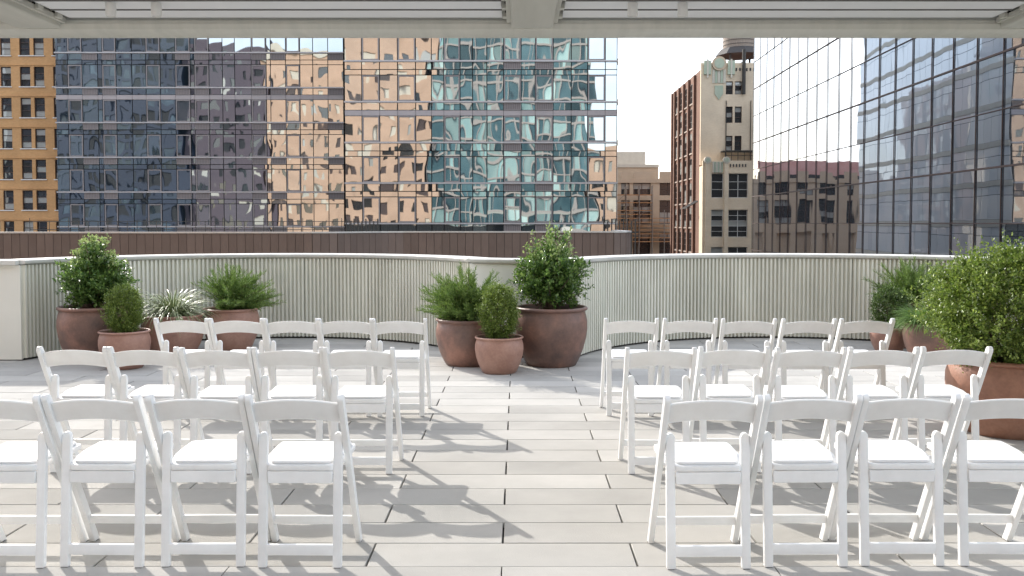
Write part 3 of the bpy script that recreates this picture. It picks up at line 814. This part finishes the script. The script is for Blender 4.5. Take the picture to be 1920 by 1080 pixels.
# ---------------------------------------------------------------- glass apartment building (two wings)
def glass_wing(name, label, xs, yf, z0, storey, kfrom, kto, framed, louv, depth, ztop, mauve_k, seed, blue):
    """xs: mullion x positions. Storey line at z0+k*storey; below it: grille band, thin band, tall window"""
    rr = random.Random(seed)
    t = thing(name, ((xs[0] + xs[-1]) / 2, yf, ST), label, 'building')
    mb = MB().box(xs[0], xs[-1], yf + .09, yf + depth, ST, ztop); mb.build('body', M['body'], t)
    hl, hb = storey * .205, storey * .135
    g = .035
    rest = MB()
    def tilt(): return (rr.gauss(0, .0018), 0, rr.gauss(0, .0024))
    for k in range(kfrom - 4, int((ztop - z0) / storey) + 1):
        zl = z0 + k * storey                              # silver line under the tall windows of this storey
        vis = kfrom <= k <= kto
        if zl > ztop - 1: break
        if vis: block('slab_edge', M['silver'], t, xs[0] - .03, xs[-1] + .03, yf - .16, yf + .08, zl - .06, zl + .06)
        zt = zl + storey - hl - hb                        # top of tall window
        for c in range(len(xs) - 1):
            x0, x1 = xs[c] + g, xs[c + 1] - g
            for nm, za, zb in (('tall', zl + .08, zt - .03), ('thin', zt + .03, zt + hb - .03), ('low', zt + hb + .03, zl + storey - .08)):
                if nm == 'thin' and k == mauve_k:
                    if vis: block('spandrel_panel', M['mauve'], t, x0 - .02, x1 + .02, yf - .02, yf + .05, za - .02, zb + .02)
                    continue
                if vis and nm == 'low' and c in louv:
                    block('vent_grille', M['louver'], t, x0 + .02, x1 - .02, yf - .05, yf + .05, za + .02, zb - .02)
                    fb = MB(); fw = .05
                    fb.box(x0 - .02, x1 + .02, yf - .07, yf, za - .01, za - .01 + fw); fb.box(x0 - .02, x1 + .02, yf - .07, yf, zb + .01 - fw, zb + .01)
                    fb.box(x0 - .02, x0 - .02 + fw, yf - .07, yf, za - .01 + fw, zb + .01 - fw); fb.box(x1 + .02 - fw, x1 + .02, yf - .07, yf, za - .01 + fw, zb + .01 - fw)
                    fb.build('grille_frame', M['frame_mauve'], t)
                    continue
                if vis and nm != 'thin':
                    fr_ = nm == 'tall' and c in framed
                    i_ = .10 if fr_ else 0
                    block('glass_pane', M['g_main'], t, x0 + i_, x1 - i_, yf + (.02 if fr_ else 0), yf + .05, za + i_, zb - i_, tilt())
                    if fr_:
                        fb = MB(); fw = .09
                        fb.box(x0, x1, yf - .05, yf + .04, za, za + fw); fb.box(x0, x1, yf - .05, yf + .04, zb - fw, zb)
                        fb.box(x0, x0 + fw, yf - .05, yf + .04, za + fw, zb - fw); fb.box(x1 - fw, x1, yf - .05, yf + .04, za + fw, zb - fw)
                        fb.build('window_frame', M['frame_mauve'], t)
                else:
                    tx, tz = rr.gauss(0, .0035), rr.gauss(0, .004)
                    xm, zm = (x0 + x1) / 2, (za + zb) / 2
                    vs = []
                    for yy in (0, .05):
                        for (x, zq) in ((x0, za), (x1, za), (x1, zb), (x0, zb)): vs.append((x, yf + yy + (x - xm) * tz + (zq - zm) * tx, zq))
                    rest.add(vs, [(0, 1, 2, 3), (7, 6, 5, 4), (0, 4, 5, 1), (1, 5, 6, 2), (2, 6, 7, 3), (3, 7, 4, 0)])
    o = rest.build('small_panes', M['g_main'], t); tag(o, kind='stuff')
    return t

XL = [-42.36, -41.23, -39.90, -38.48, -38.06, -36.79, -35.34, -34.06, -32.74, -31.36, -29.99, -29.60, -28.27, -27.04, -25.91, -24.39, -23.02, -22.63, -21.25, -19.93, -18.75, -17.37, -15.95]
glass_wing('glass_building', 'dark glass apartment wing on the left beside the orange brick building', XL, 85.7, 1.196, 3.183, -1, 5, {1, 4, 7, 9, 11, 15, 18}, {2, 4, 9, 11, 15, 17, 21}, 14, 44, 3, 5, True)
MB_x = [-13.56, -12.21, -10.81, -9.40, -7.98, -6.74, -5.77, -4.49, -3.51, -2.39, -1.08, .295, 1.40, 2.81, 4.23, 5.51, 6.90, 7.83]
glass_wing('glass_building', 'glass apartment wing in the centre with wavy teal and brick reflections', MB_x, 73.3, 1.498, 3.178, -1, 4, {1, 3, 6, 10, 12, 15}, {10, 12}, 36, 44, 2, 9, False)
sw = bpy.data.objects['glass_building.001']
pan, bands = MB(), MB(); rr = random.Random(8)
for k in range(-3, 14):
    zl = 1.498 + k * 3.178
    bands.box(7.832, 7.93, 73.4, 109.3, zl - .22, zl + .22)
    for c in range(22):
        ya, yb = 73.45 + c * 1.63, 73.45 + c * 1.63 + 1.58
        for za, zb in ((zl + .24, zl + 2.2), (zl + 2.24, zl + 2.94)):
            tx, ty = rr.gauss(0, .003), rr.gauss(0, .003); ym, zm = (ya + yb) / 2, (za + zb) / 2
            pan.add([(7.86 + dx + (y - ym) * ty + (z_ - zm) * tx, y, z_) for dx in (0, .03) for (y, z_) in ((ya, za), (yb, za), (yb, zb), (ya, zb))], [(3, 2, 1, 0), (4, 5, 6, 7), (0, 1, 5, 4), (1, 2, 6, 5), (2, 3, 7, 6), (3, 0, 4, 7)])
tag(pan.build('side_panes', M['g_side'], sw), kind='stuff'); bands.build('side_bands', M['cream'], sw)

# ---------------------------------------------------------------- mirror-glass office block on the right
ro = thing('mirror_office_block', (25, 65, ST), 'mirrored glass office block on the right reflecting sky and pale grid', 'building')
fx = lambda y: 21.8 + .0184 * y
YF0, YF1 = 33.0, 93.0
ang = math.atan2(1, .0184)
MB().add([(fx(YF0) + .1, YF0, ST), (fx(YF0) + 25, YF0, ST), (fx(YF1) + 25, YF1, ST), (fx(YF1) + .1, YF1, ST), (fx(YF0) + .1, YF0, 21), (fx(YF0) + 25, YF0, 21), (fx(YF1) + 25, YF1, 21), (fx(YF1) + .1, YF1, 21)],
         [(0, 3, 2, 1), (4, 5, 6, 7), (0, 1, 5, 4), (1, 2, 6, 5), (2, 3, 7, 6), (3, 0, 4, 7)]).build('body', M['body'], ro)
ncol = 23; cw = (YF1 - YF0) / ncol
rest = MB()
rr = random.Random(4)
rh = 2.66
_unit['mirror'] = unit_box_mesh('glass_pane', M['g_right'])
for c in range(ncol):
    ya, yb = YF0 + c * cw, YF0 + (c + 1) * cw; ym = (ya + yb) / 2
    for k in range(-3, 8):
        za = -1.15 + k * rh; zb = za + rh
        g0 = .05 if k % 2 == 0 else .022; g1 = .05 if k % 2 == 1 else .022
        za += g0; zb -= g1
        if ym > 39 and -1 <= k <= 7:
            o = bpy.data.objects.new('glass_pane', _unit['mirror'])
            o.location = Vector((fx(ym) + .05, ym, (za + zb) / 2)) - Vector(ro.location); o.scale = (cw - .05, .05, zb - za)
            o.rotation_euler = (rr.gauss(0, .0022), 0, ang + rr.gauss(0, .0022)); link(o, ro)
        else:
            rest.add([(fx(ya + .03) + d, ya + .03, zq) for d in (0, .06) for zq in (za, zb)] + [(fx(yb - .03) + d, yb - .03, zq) for d in (0, .06) for zq in (za, zb)],
                     [(0, 4, 5, 1), (2, 3, 7, 6), (0, 1, 3, 2), (4, 6, 7, 5), (0, 2, 6, 4), (1, 5, 7, 3)])
tag(rest.build('outer_panes', M['g_right'], ro), kind='stuff')
un = Vector((-1, .0184)).normalized(); ud = Vector((.0184, 1)).normalized()
def bar(name, ya, yb, za, zb, out):
    a = Vector((fx(ya), ya)); b = Vector((fx(yb), yb)); q = [a, b, b + un * out, a + un * out]
    MB().add([(p.x, p.y, z_) for z_ in (za, zb) for p in q], [(0, 1, 2, 3), (7, 6, 5, 4), (0, 4, 5, 1), (1, 5, 6, 2), (2, 6, 7, 3), (3, 7, 4, 0)]).build(name, M['frame_dark'], ro)
for c in range(ncol + 1):
    y = YF0 + c * cw
    bar('mullion', y - .02, y + .02, -4, 20.8, .042)
for k in range(-1, 9):
    zz = -1.15 + k * rh
    hh = .045 if k % 2 == 0 else .022
    bar('transom', YF0, YF1, zz - hh, zz + hh, .035)

# ---------------------------------------------------------------- orange brick building far left
ob = thing('brick_building', (-58, 95, ST), 'orange brick building with paired sash windows at the far left', 'building')
def sash(parent, x0, x1, yf, z0, z1, rr, fm, bars=1, split=False):
    """a window part with frame, panes and blind"""
    wdw = MB(); f = .07
    wdw.box(x0, x1, yf - .02, yf + .06, z0, z0 + f); wdw.box(x0, x1, yf - .02, yf + .06, z1 - f, z1)
    wdw.box(x0, x0 + f, yf - .02, yf + .06, z0 + f, z1 - f); wdw.box(x1 - f, x1, yf - .02, yf + .06, z0 + f, z1 - f)
    zs = [z0 + f + (z1 - z0 - 2 * f) * (i + 1) / (bars + 1) for i in range(bars)]
    for zq in zs: wdw.box(x0 + f, x1 - f, yf - .01, yf + .05, zq - .03, zq + .03)
    if split: xm = (x0 + x1) / 2; wdw.box(xm - .04, xm + .04, yf - .012, yf + .052, z0 + f, z1 - f)
    wo = wdw.build('window', fm, parent)
    zz = [z0 + f] + zs + [z1 - f]
    for a, b in zip(zz, zz[1:]):
        p = block('pane', M['g_win'], wo, x0 + f, x1 - f, yf + .055, yf + .085, a + .02, b - .02)
        p.location = Vector(((x0 + x1) / 2, yf + .07, (a + b) / 2)) - Vector(parent.location)
    return wo
rr = random.Random(3)
pairs = [-57.32, -53.94, -50.56, -47.18]
wall_mb = MB(); holes = []
ZB0, ZT0 = ST, 40
zrows = [17.405 + 3.135 * k for k in range(-7, 2)]       # tops of windows
xe = [-60.0]
for p in pairs: xe += [p, p + 1.05, p + 1.42, p + 2.47]
xe += [-43.0]
for i in range(0, len(xe) - 1):                            # piers full height; window strips get spandrels
    if i % 2 == 0: wall_mb.box(xe[i], xe[i + 1], 95, 99, ZB0, ZT0)
    else:
        zprev = ZB0
        for zt in zrows:
            wall_mb.box(xe[i], xe[i + 1], 95, 99, zprev, zt - 1.99); zprev = zt
        wall_mb.box(xe[i], xe[i + 1], 95, 99, zprev, ZT0)
wall_mb.box(-60, -43, 99.001, 112, ST, ZT0)
wall_mb.build('wall', M['o_brick'], ob)
for zt in zrows:
    if zt < 1: continue
    for p in pairs:
        for a in (p, p + 1.42): sash(ob, a + .002, a + 1.048, 95.14, zt - 1.988, zt - .002, rr, M['frame_dark'], 2)
        block('sill', M['sill'], ob, p - .1, p + 2.57, 94.9, 95.14, zt - 2.10, zt - 1.992)
    block('string_course', M['o_brick'], ob, -60, -43, 94.93, 94.998, zt + .12, zt + .22)

# ---------------------------------------------------------------- brick and buff tower with water tank
tw = thing('brick_tower', (22, 112, ST), 'old loft tower with buff decorated front and red brick side', 'building')
XA, XB = 22.0, 36.0
MB().box(XA + .35, XB, 112.4, 134, ST, 20.2).build('red_brick_wall', M['r_brick'], tw)
front = MB()
def panel_with_holes(mb, x0, x1, y0, y1, z0, z1, holes):
    """wall made of strips round rectangular openings (x0,x1,z0,z1), openings in shared columns"""
    xs = sorted({x0, x1} | {h[0] for h in holes} | {h[1] for h in holes})
    for a, b in zip(xs, xs[1:]):
        hs = sorted([h for h in holes if h[0] <= a + 1e-6 and h[1] >= b - 1e-6], key=lambda h: h[2]); zp = z0
        for h in hs: mb.box(a, b, y0, y1, zp, h[2]); zp = h[3]
        mb.box(a, b, y0, y1, zp, z1)
fh = []
for z_a, z_b in ((16.95, 18.5), (13.55, 15.5), (10.2, 12.0)):
    for xo in (0, 7.0): fh += [(25.0 + xo, 25.85 + xo, z_a, z_b), (26.1 + xo, 26.95 + xo, z_a, z_b)]
panel_with_holes(front, XA, XB, 112, 112.398, 8.5, 20.7, fh)
front.build('buff_front', M['buff'], tw)
for h in fh: sash(tw, h[0] + .003, h[1] - .003, 112.2, h[2] + .003, h[3] - .003, rr, M['frame_dark'], 2)
low = MB(); lh = []
for z_a, z_b in ((4.5, 7.4), (-.16, 3.12), (-4.8, -1.3)):
    for xo in (0, 6.2): lh += [(22.95 + xo, 24.38 + xo, z_a, z_b), (24.98 + xo, 27.28 + xo, z_a, z_b)]
panel_with_holes(low, XA - .1, XB, 110, 110.4, ST, 8.9, lh)
low.box(XA - .1, XB, 110.401, 111.998, ST, 8.3)
low.build('buff_lower_front', M['buff'], tw)
for h in lh: sash(tw, h[0] + .003, h[1] - .003, 110.2, h[2] + .003, h[3] - .003, rr, M['frame_white'], 2 if h[2] > 4 else 4, h[1] - h[0] > 2)
for xo in (0, 6.2):                                           # piers and crest blocks of the lower front
    for xc in (22.45, 24.68):
        block('pier', M['buff'], tw, xc - .24 + xo, xc + .24 + xo, 109.75, 109.998, ST, 8.6)
        cb = MB(); cb.tube((xc + xo, 109.7, 8.95), (xc + xo, 110.1, 8.95), .42, n=16); cb.build('crest_disc', M['cream'], tw)
        cb = MB(); cb.tube((xc + xo, 109.66, 8.95), (xc + xo, 109.699, 8.95), .24, n=14); cb.build('crest_boss', M['terracotta_green'], tw)
    for k in range(6): block('flute', M['terracotta_green'] if k % 2 else M['cream'], tw, 23.05 + xo + k * .21, 23.22 + xo + k * .21, 109.9, 109.998, 7.5, 8.75)
    for k in range(6): block('corbel', M['roofdark'], tw, 25.1 + xo + k * .36, 25.24 + xo + k * .36, 109.93, 109.998, 8.15, 8.5)
# roof-line crests of the upper front
def crest(xc, big):
    if big:
        cb = MB(); cb.tube((xc, 111.7, 20.6), (xc, 112.1, 20.6), .85, n=24); cb.build('crest_disc', M['tan'], tw)
        cb = MB(); cb.tube((xc, 111.66, 20.6), (xc, 111.699, 20.6), .6, n=20); cb.build('crest_boss', M['terracotta_green'], tw)
        for k in range(5): block('flute', M['terracotta_green'] if k % 2 else M['cream'], tw, xc - .8 + k * .33, xc - .8 + k * .33 + .28, 111.9, 111.998, 18.3, 19.9)
        cb = MB(); cb.add([(xc - .5, 111.9, 18.0), (xc + .5, 111.9, 18.0), (xc + .5, 111.9, 17.0), (xc, 111.9, 16.3), (xc - .5, 111.9, 17.0)], [(4, 3, 2, 1, 0)]); v_ = cb.v[:]; cb.add([(x, 111.998, z) for x, y, z in v_[:5]], [(0, 1, 2, 3, 4)])
        cb.add(v_[:5] + [(x, 111.998, z) for x, y, z in v_[:5]], [(i, (i + 1) % 5, 5 + (i + 1) % 5, 5 + i) for i in range(5)]); cb.build('shield', M['terracotta_green'], tw)
    else:
        block('crest_block', M['terracotta_green'], tw, xc - .42, xc + .42, 111.75, 111.998, 19.3, 20.95)
        block('crest_rib', M['cream'], tw, xc - .1, xc + .1, 111.68, 111.748, 18.9, 21.1)
for xc, b_ in ((22.75, False), (24.15, True), (25.6, False), (29.6, False), (31.0, True)): crest(xc, b_)
for k in range(8): block('corbel', M['roofdark'], tw, 26.15 + k * .42, 26.32 + k * .42, 111.93, 111.998, 19.75, 20.1)
for xc in (25.05, 28.0): block('downpipe', M['iron'], tw, xc - .04 + .0, xc + .04, 111.88, 111.96, 9.0, 16.2)
fp = MB(); fp.tube((27.05, 111.6, 16.9), (27.05, 111.6, 22.2), .22, n=10); fp.build('flue_pipe', M['iron'], tw)
# setback balcony between the two fronts
bal = MB()
for zz in (9.5, 10.1): bal.tube((24.6, 110.2, zz), (30, 110.2, zz), .04, n=5)
for k in range(8): bal.tube((24.6 + k * .75, 110.2, 8.9), (24.6 + k * .75, 110.2, 10.1), .035, n=5)
bal.box(24.4, 29.5, 110.5, 111.9, 9.98, 10.12); bal.build('balcony_rail', M['iron'], tw)
# side wall of red brick: pilasters and windows
for yy in (113.2, 117.2, 121.0, 124.6, 128.2, 131.6, 133.7):
    block('pilaster', M['r_brick'], tw, XA + .05, XA + .348, yy - .35, yy + .35, ST, 20.0 - (yy - 112) * .0)
def side_window(yc, wd_, z0, z1):
    wb = MB(); x = XA + .30; f = .08
    wb.box(x, x + .045, yc - wd_, yc + wd_, z0, z0 + f); wb.box(x, x + .045, yc - wd_, yc + wd_, z1 - f, z1)
    for yy in (yc - wd_, yc - f / 2, yc + wd_ - f): wb.box(x, x + .045, yy, yy + f, z0 + f, z1 - f)
    for k in (1, 2): wb.box(x + .004, x + .04, yc - wd_ + f, yc + wd_ - f, z0 + (z1 - z0) * k / 3 - .03, z0 + (z1 - z0) * k / 3 + .03)
    wo = wb.build('window', M['frame_dark'], tw)
    for k in range(3):
        p = block('pane', M['g_win'], wo, 0, .03, 0, wd_ * 2 - .1, 0, (z1 - z0) / 3 - .1)
        p.location = Vector((x + .06 - .03, yc, z0 + (z1 - z0) * (k + .5) / 3)) - Vector(tw.location)
    block('sill', M['sill_dark'], tw, XA + .2, XA + .348, yc - wd_ - .05, yc + wd_ + .05, z0 - .16, z0 - .01)
for k in range(-2, 6):
    for yc in (119.1, 122.8, 126.4, 129.9): side_window(yc, 1.25, 1.0 + k * 3.15, 3.5 + k * 3.15)
aw = MB()
for k in range(6): aw.tube((XA + .3, 113.5 + k * .6, 4.3), (XA - 1.3, 113.5 + k * .6, 3.4), .05, n=5)
aw.box(XA - 1.35, XA - 1.25, 113.3, 117, 3.3, 3.42); aw.build('side_bracket', M['iron'], tw)
wt = thing('water_tank', (28, 118, 20.2), 'round wooden rooftop water tank on dark platform above the loft tower', 'water tank')
mb = MB(); mb.lathe([(0, 23.45), (2.15, 23.45), (2.05, 28.5), (0, 28.5)], 32, (28.1, 118, 0)); mb.build('tank', M['wood'], wt, 30)
for zz in (23.8, 24.3, 24.9, 25.6): mb = MB(); mb.lathe([(2.17, zz), (2.19, zz), (2.19, zz + .06), (2.17, zz + .06)], 32, (28.1, 118, 0)); mb.build('hoop', M['iron'], wt)
mb = MB(); mb.lathe([(0, 23.4), (2.4, 23.4), (3.1, 22.55), (0, 22.75)], 8, (28.1, 118, 0)); mb.build('platform', M['roofdark'], wt)
for dx, dy in ((-1.6, -1.6), (1.6, -1.6), (-1.6, 1.6), (1.6, 1.6)):
    mb = MB(); mb.tube((28.1 + dx, 118 + dy, 20.2), (28.1 + dx, 118 + dy, 22.8), .14, n=6); mb.build('leg', M['roofdark'], wt)
mb = MB(); mb.tube((26.5, 116.4, 20.6), (29.7, 116.4, 22.6), .07, n=5); mb.build('brace', M['roofdark'], wt)

# ---------------------------------------------------------------- tan stone building with scaffold, behind
tb = thing('tan_building', (5, 150, ST), 'tan stone building with stepped roof far behind the glass wing', 'building')
th = []
for xa, xb in ((16.75, 18.1), (18.7, 21.5), (22.95, 25.6), (-12, -10), (-8.5, -6.5), (-5, -3), (-1.5, .5), (2, 4), (5.5, 7.5), (9, 11), (12.5, 14.5)):
    for k in range(4): th.append((xa, xb, -9 + 5.2 * k + (0 if k < 3 else -.6), -5.2 + 5.2 * k - (0 if k < 3 else .6)))
mb = MB(); panel_with_holes(mb, -22, 32, 150, 150.5, ST, 8.675, th); mb.box(-22, 32, 150.501, 175, ST, 8.4); mb.box(-22.1, 32.1, 149.85, 149.998, 8.0, 8.68); mb.build('wall', M['tan'], tb)
MB().box(12, 23.03, 152, 170, 8.4, 11.07).build('setback', M['tan'], tb); MB().box(12, 23.1, 151.85, 151.998, 10.6, 11.1).build('cornice', M['cream'], tb)
MB().box(12, 21.3, 155, 168, 11.07, 13.38).build('penthouse', M['cream'], tb)
for x in (17.0, 21.0): block('vent', M['roofdark'], tb, x, x + .7, 151.95, 151.998, 8.7, 9.1)
for h in th:
    if h[0] > 15 or h[3] > 0: sash(tb, h[0] + .003, h[1] - .003, 150.25, h[2] + .003, h[3] - .003, rr, M['frame_dark'], 3, True)
MB().box(-22, 11, 150.6, 151, 8.41, 9.3).build('roof_edge', M['roofdark'], tb)
net = tag(MB().box(-22, 10, 152, 153, 8.41, 11.6).build('roof_netting', M['red_net'], None), 'red construction netting along the tan roof, seen mirrored in the office glass', 'netting')
sc_ = thing('scaffold', (20, 148.5, ST), 'scaffold with orange planks in front of the tan building', 'scaffold')
for k in range(13):
    zz = -1.5 + k * .62; x1 = 21.6 if k > 6 else 25.5
    if k % 2 == 0 or k < 8: block('plank', M['plank'], sc_, 15.0, x1, 147.9, 148.9, zz, zz + .13)
for x in (15.2, 17.3, 19.4, 21.5):
    for y in (147.8, 148.95):
        mb = MB(); mb.tube((x, y, ST), (x, y, 7.5), .07, n=5); mb.build('upright', M['steel'], sc_)
for x in (23.4, 25.4): mb = MB(); mb.tube((x, 147.8, ST), (x, 147.8, 3.6), .07, n=5); mb.build('upright', M['steel'], sc_)
for k in range(4): mb = MB(); mb.tube((15.2 + 2.1 * (k % 3), 147.75, -1 + 1.8 * k), (17.3 + 2.1 * (k % 3), 147.75, .8 + 1.8 * k), .04, n=4); mb.build('brace', M['steel'], sc_)

# ---------------------------------------------------------------- buildings behind the viewer, seen mirrored in the glass
def rear_block(name, label, x0, x1, yf, ztop, wmat, win_mat, nx, storey, ww, wh, z0=-10, blind=None, band=None):
    t = thing(name, ((x0 + x1) / 2, yf, ST), label, 'building')
    cw = (x1 - x0) / nx; hs = []
    k = 0
    mb = MB()
    wins = []
    for i in range(nx):
        xc = x0 + (i + .5) * cw; zq = z0
        while zq + wh + 1 < ztop:
            wins.append((xc - ww / 2, xc + ww / 2, zq, zq + wh)); zq += storey
    panel_with_holes(mb, x0, x1, yf - .5, yf, ST, ztop, wins)
    mb.box(x0, x1, yf - 14, yf - .501, ST, ztop - .02)
    mb.build('wall', wmat, t)
    rr_ = random.Random(int(x0 * 10))
    for a, b, c, d in wins:
        block('window', rr_.choice(win_mat), t, a, b, yf - .4, yf - .25, c, d)
    if band:
        zq = z0 - .7
        while zq < ztop - 1: block('band', band, t, x0 - .05, x1 + .05, yf + .001, yf + .15, zq, zq + .55); zq += storey
    return t
rear_block('brick_building', 'sunlit pinkish brick building mirrored in the glass wings', -54, -16.5, -30, 37.5, M['p_brick'], [M['cream'], M['g_win'], M['g_win'], M['frame_dark']], 11, 3.5, 1.5, 2.0, band=None)
MB().box(-54.3, -16.2, -30.6, -29.7, 37.5, 38.6).build('parapet', M['cream'], bpy.data.objects['brick_building.001'])
rear_block('teal_building', 'teal glass tower mirrored in the right part of the centre wing', -15.8, 14.2, -31, 46, M['band_stone'], [M['teal_a'], M['teal_b'], M['teal_b']], 18, 3.5, 1.45, 3.1, band=None)
rear_block('purple_building', 'dark purple-grey building mirrored in the left glass wing', -71, -54.6, -30, 40, M['purple'], [M['body'], M['g_win']], 5, 3.6, 1.4, 1.9)
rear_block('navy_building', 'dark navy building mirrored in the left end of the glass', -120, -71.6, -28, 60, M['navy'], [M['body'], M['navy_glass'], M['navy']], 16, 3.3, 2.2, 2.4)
rear_block('brick_building', 'low brick building mirrored beside the sky in the centre wing edge', 14.8, 30, -31, 16.5, M['p_brick'], [M['cream'], M['g_win']], 5, 3.5, 1.4, 1.9)
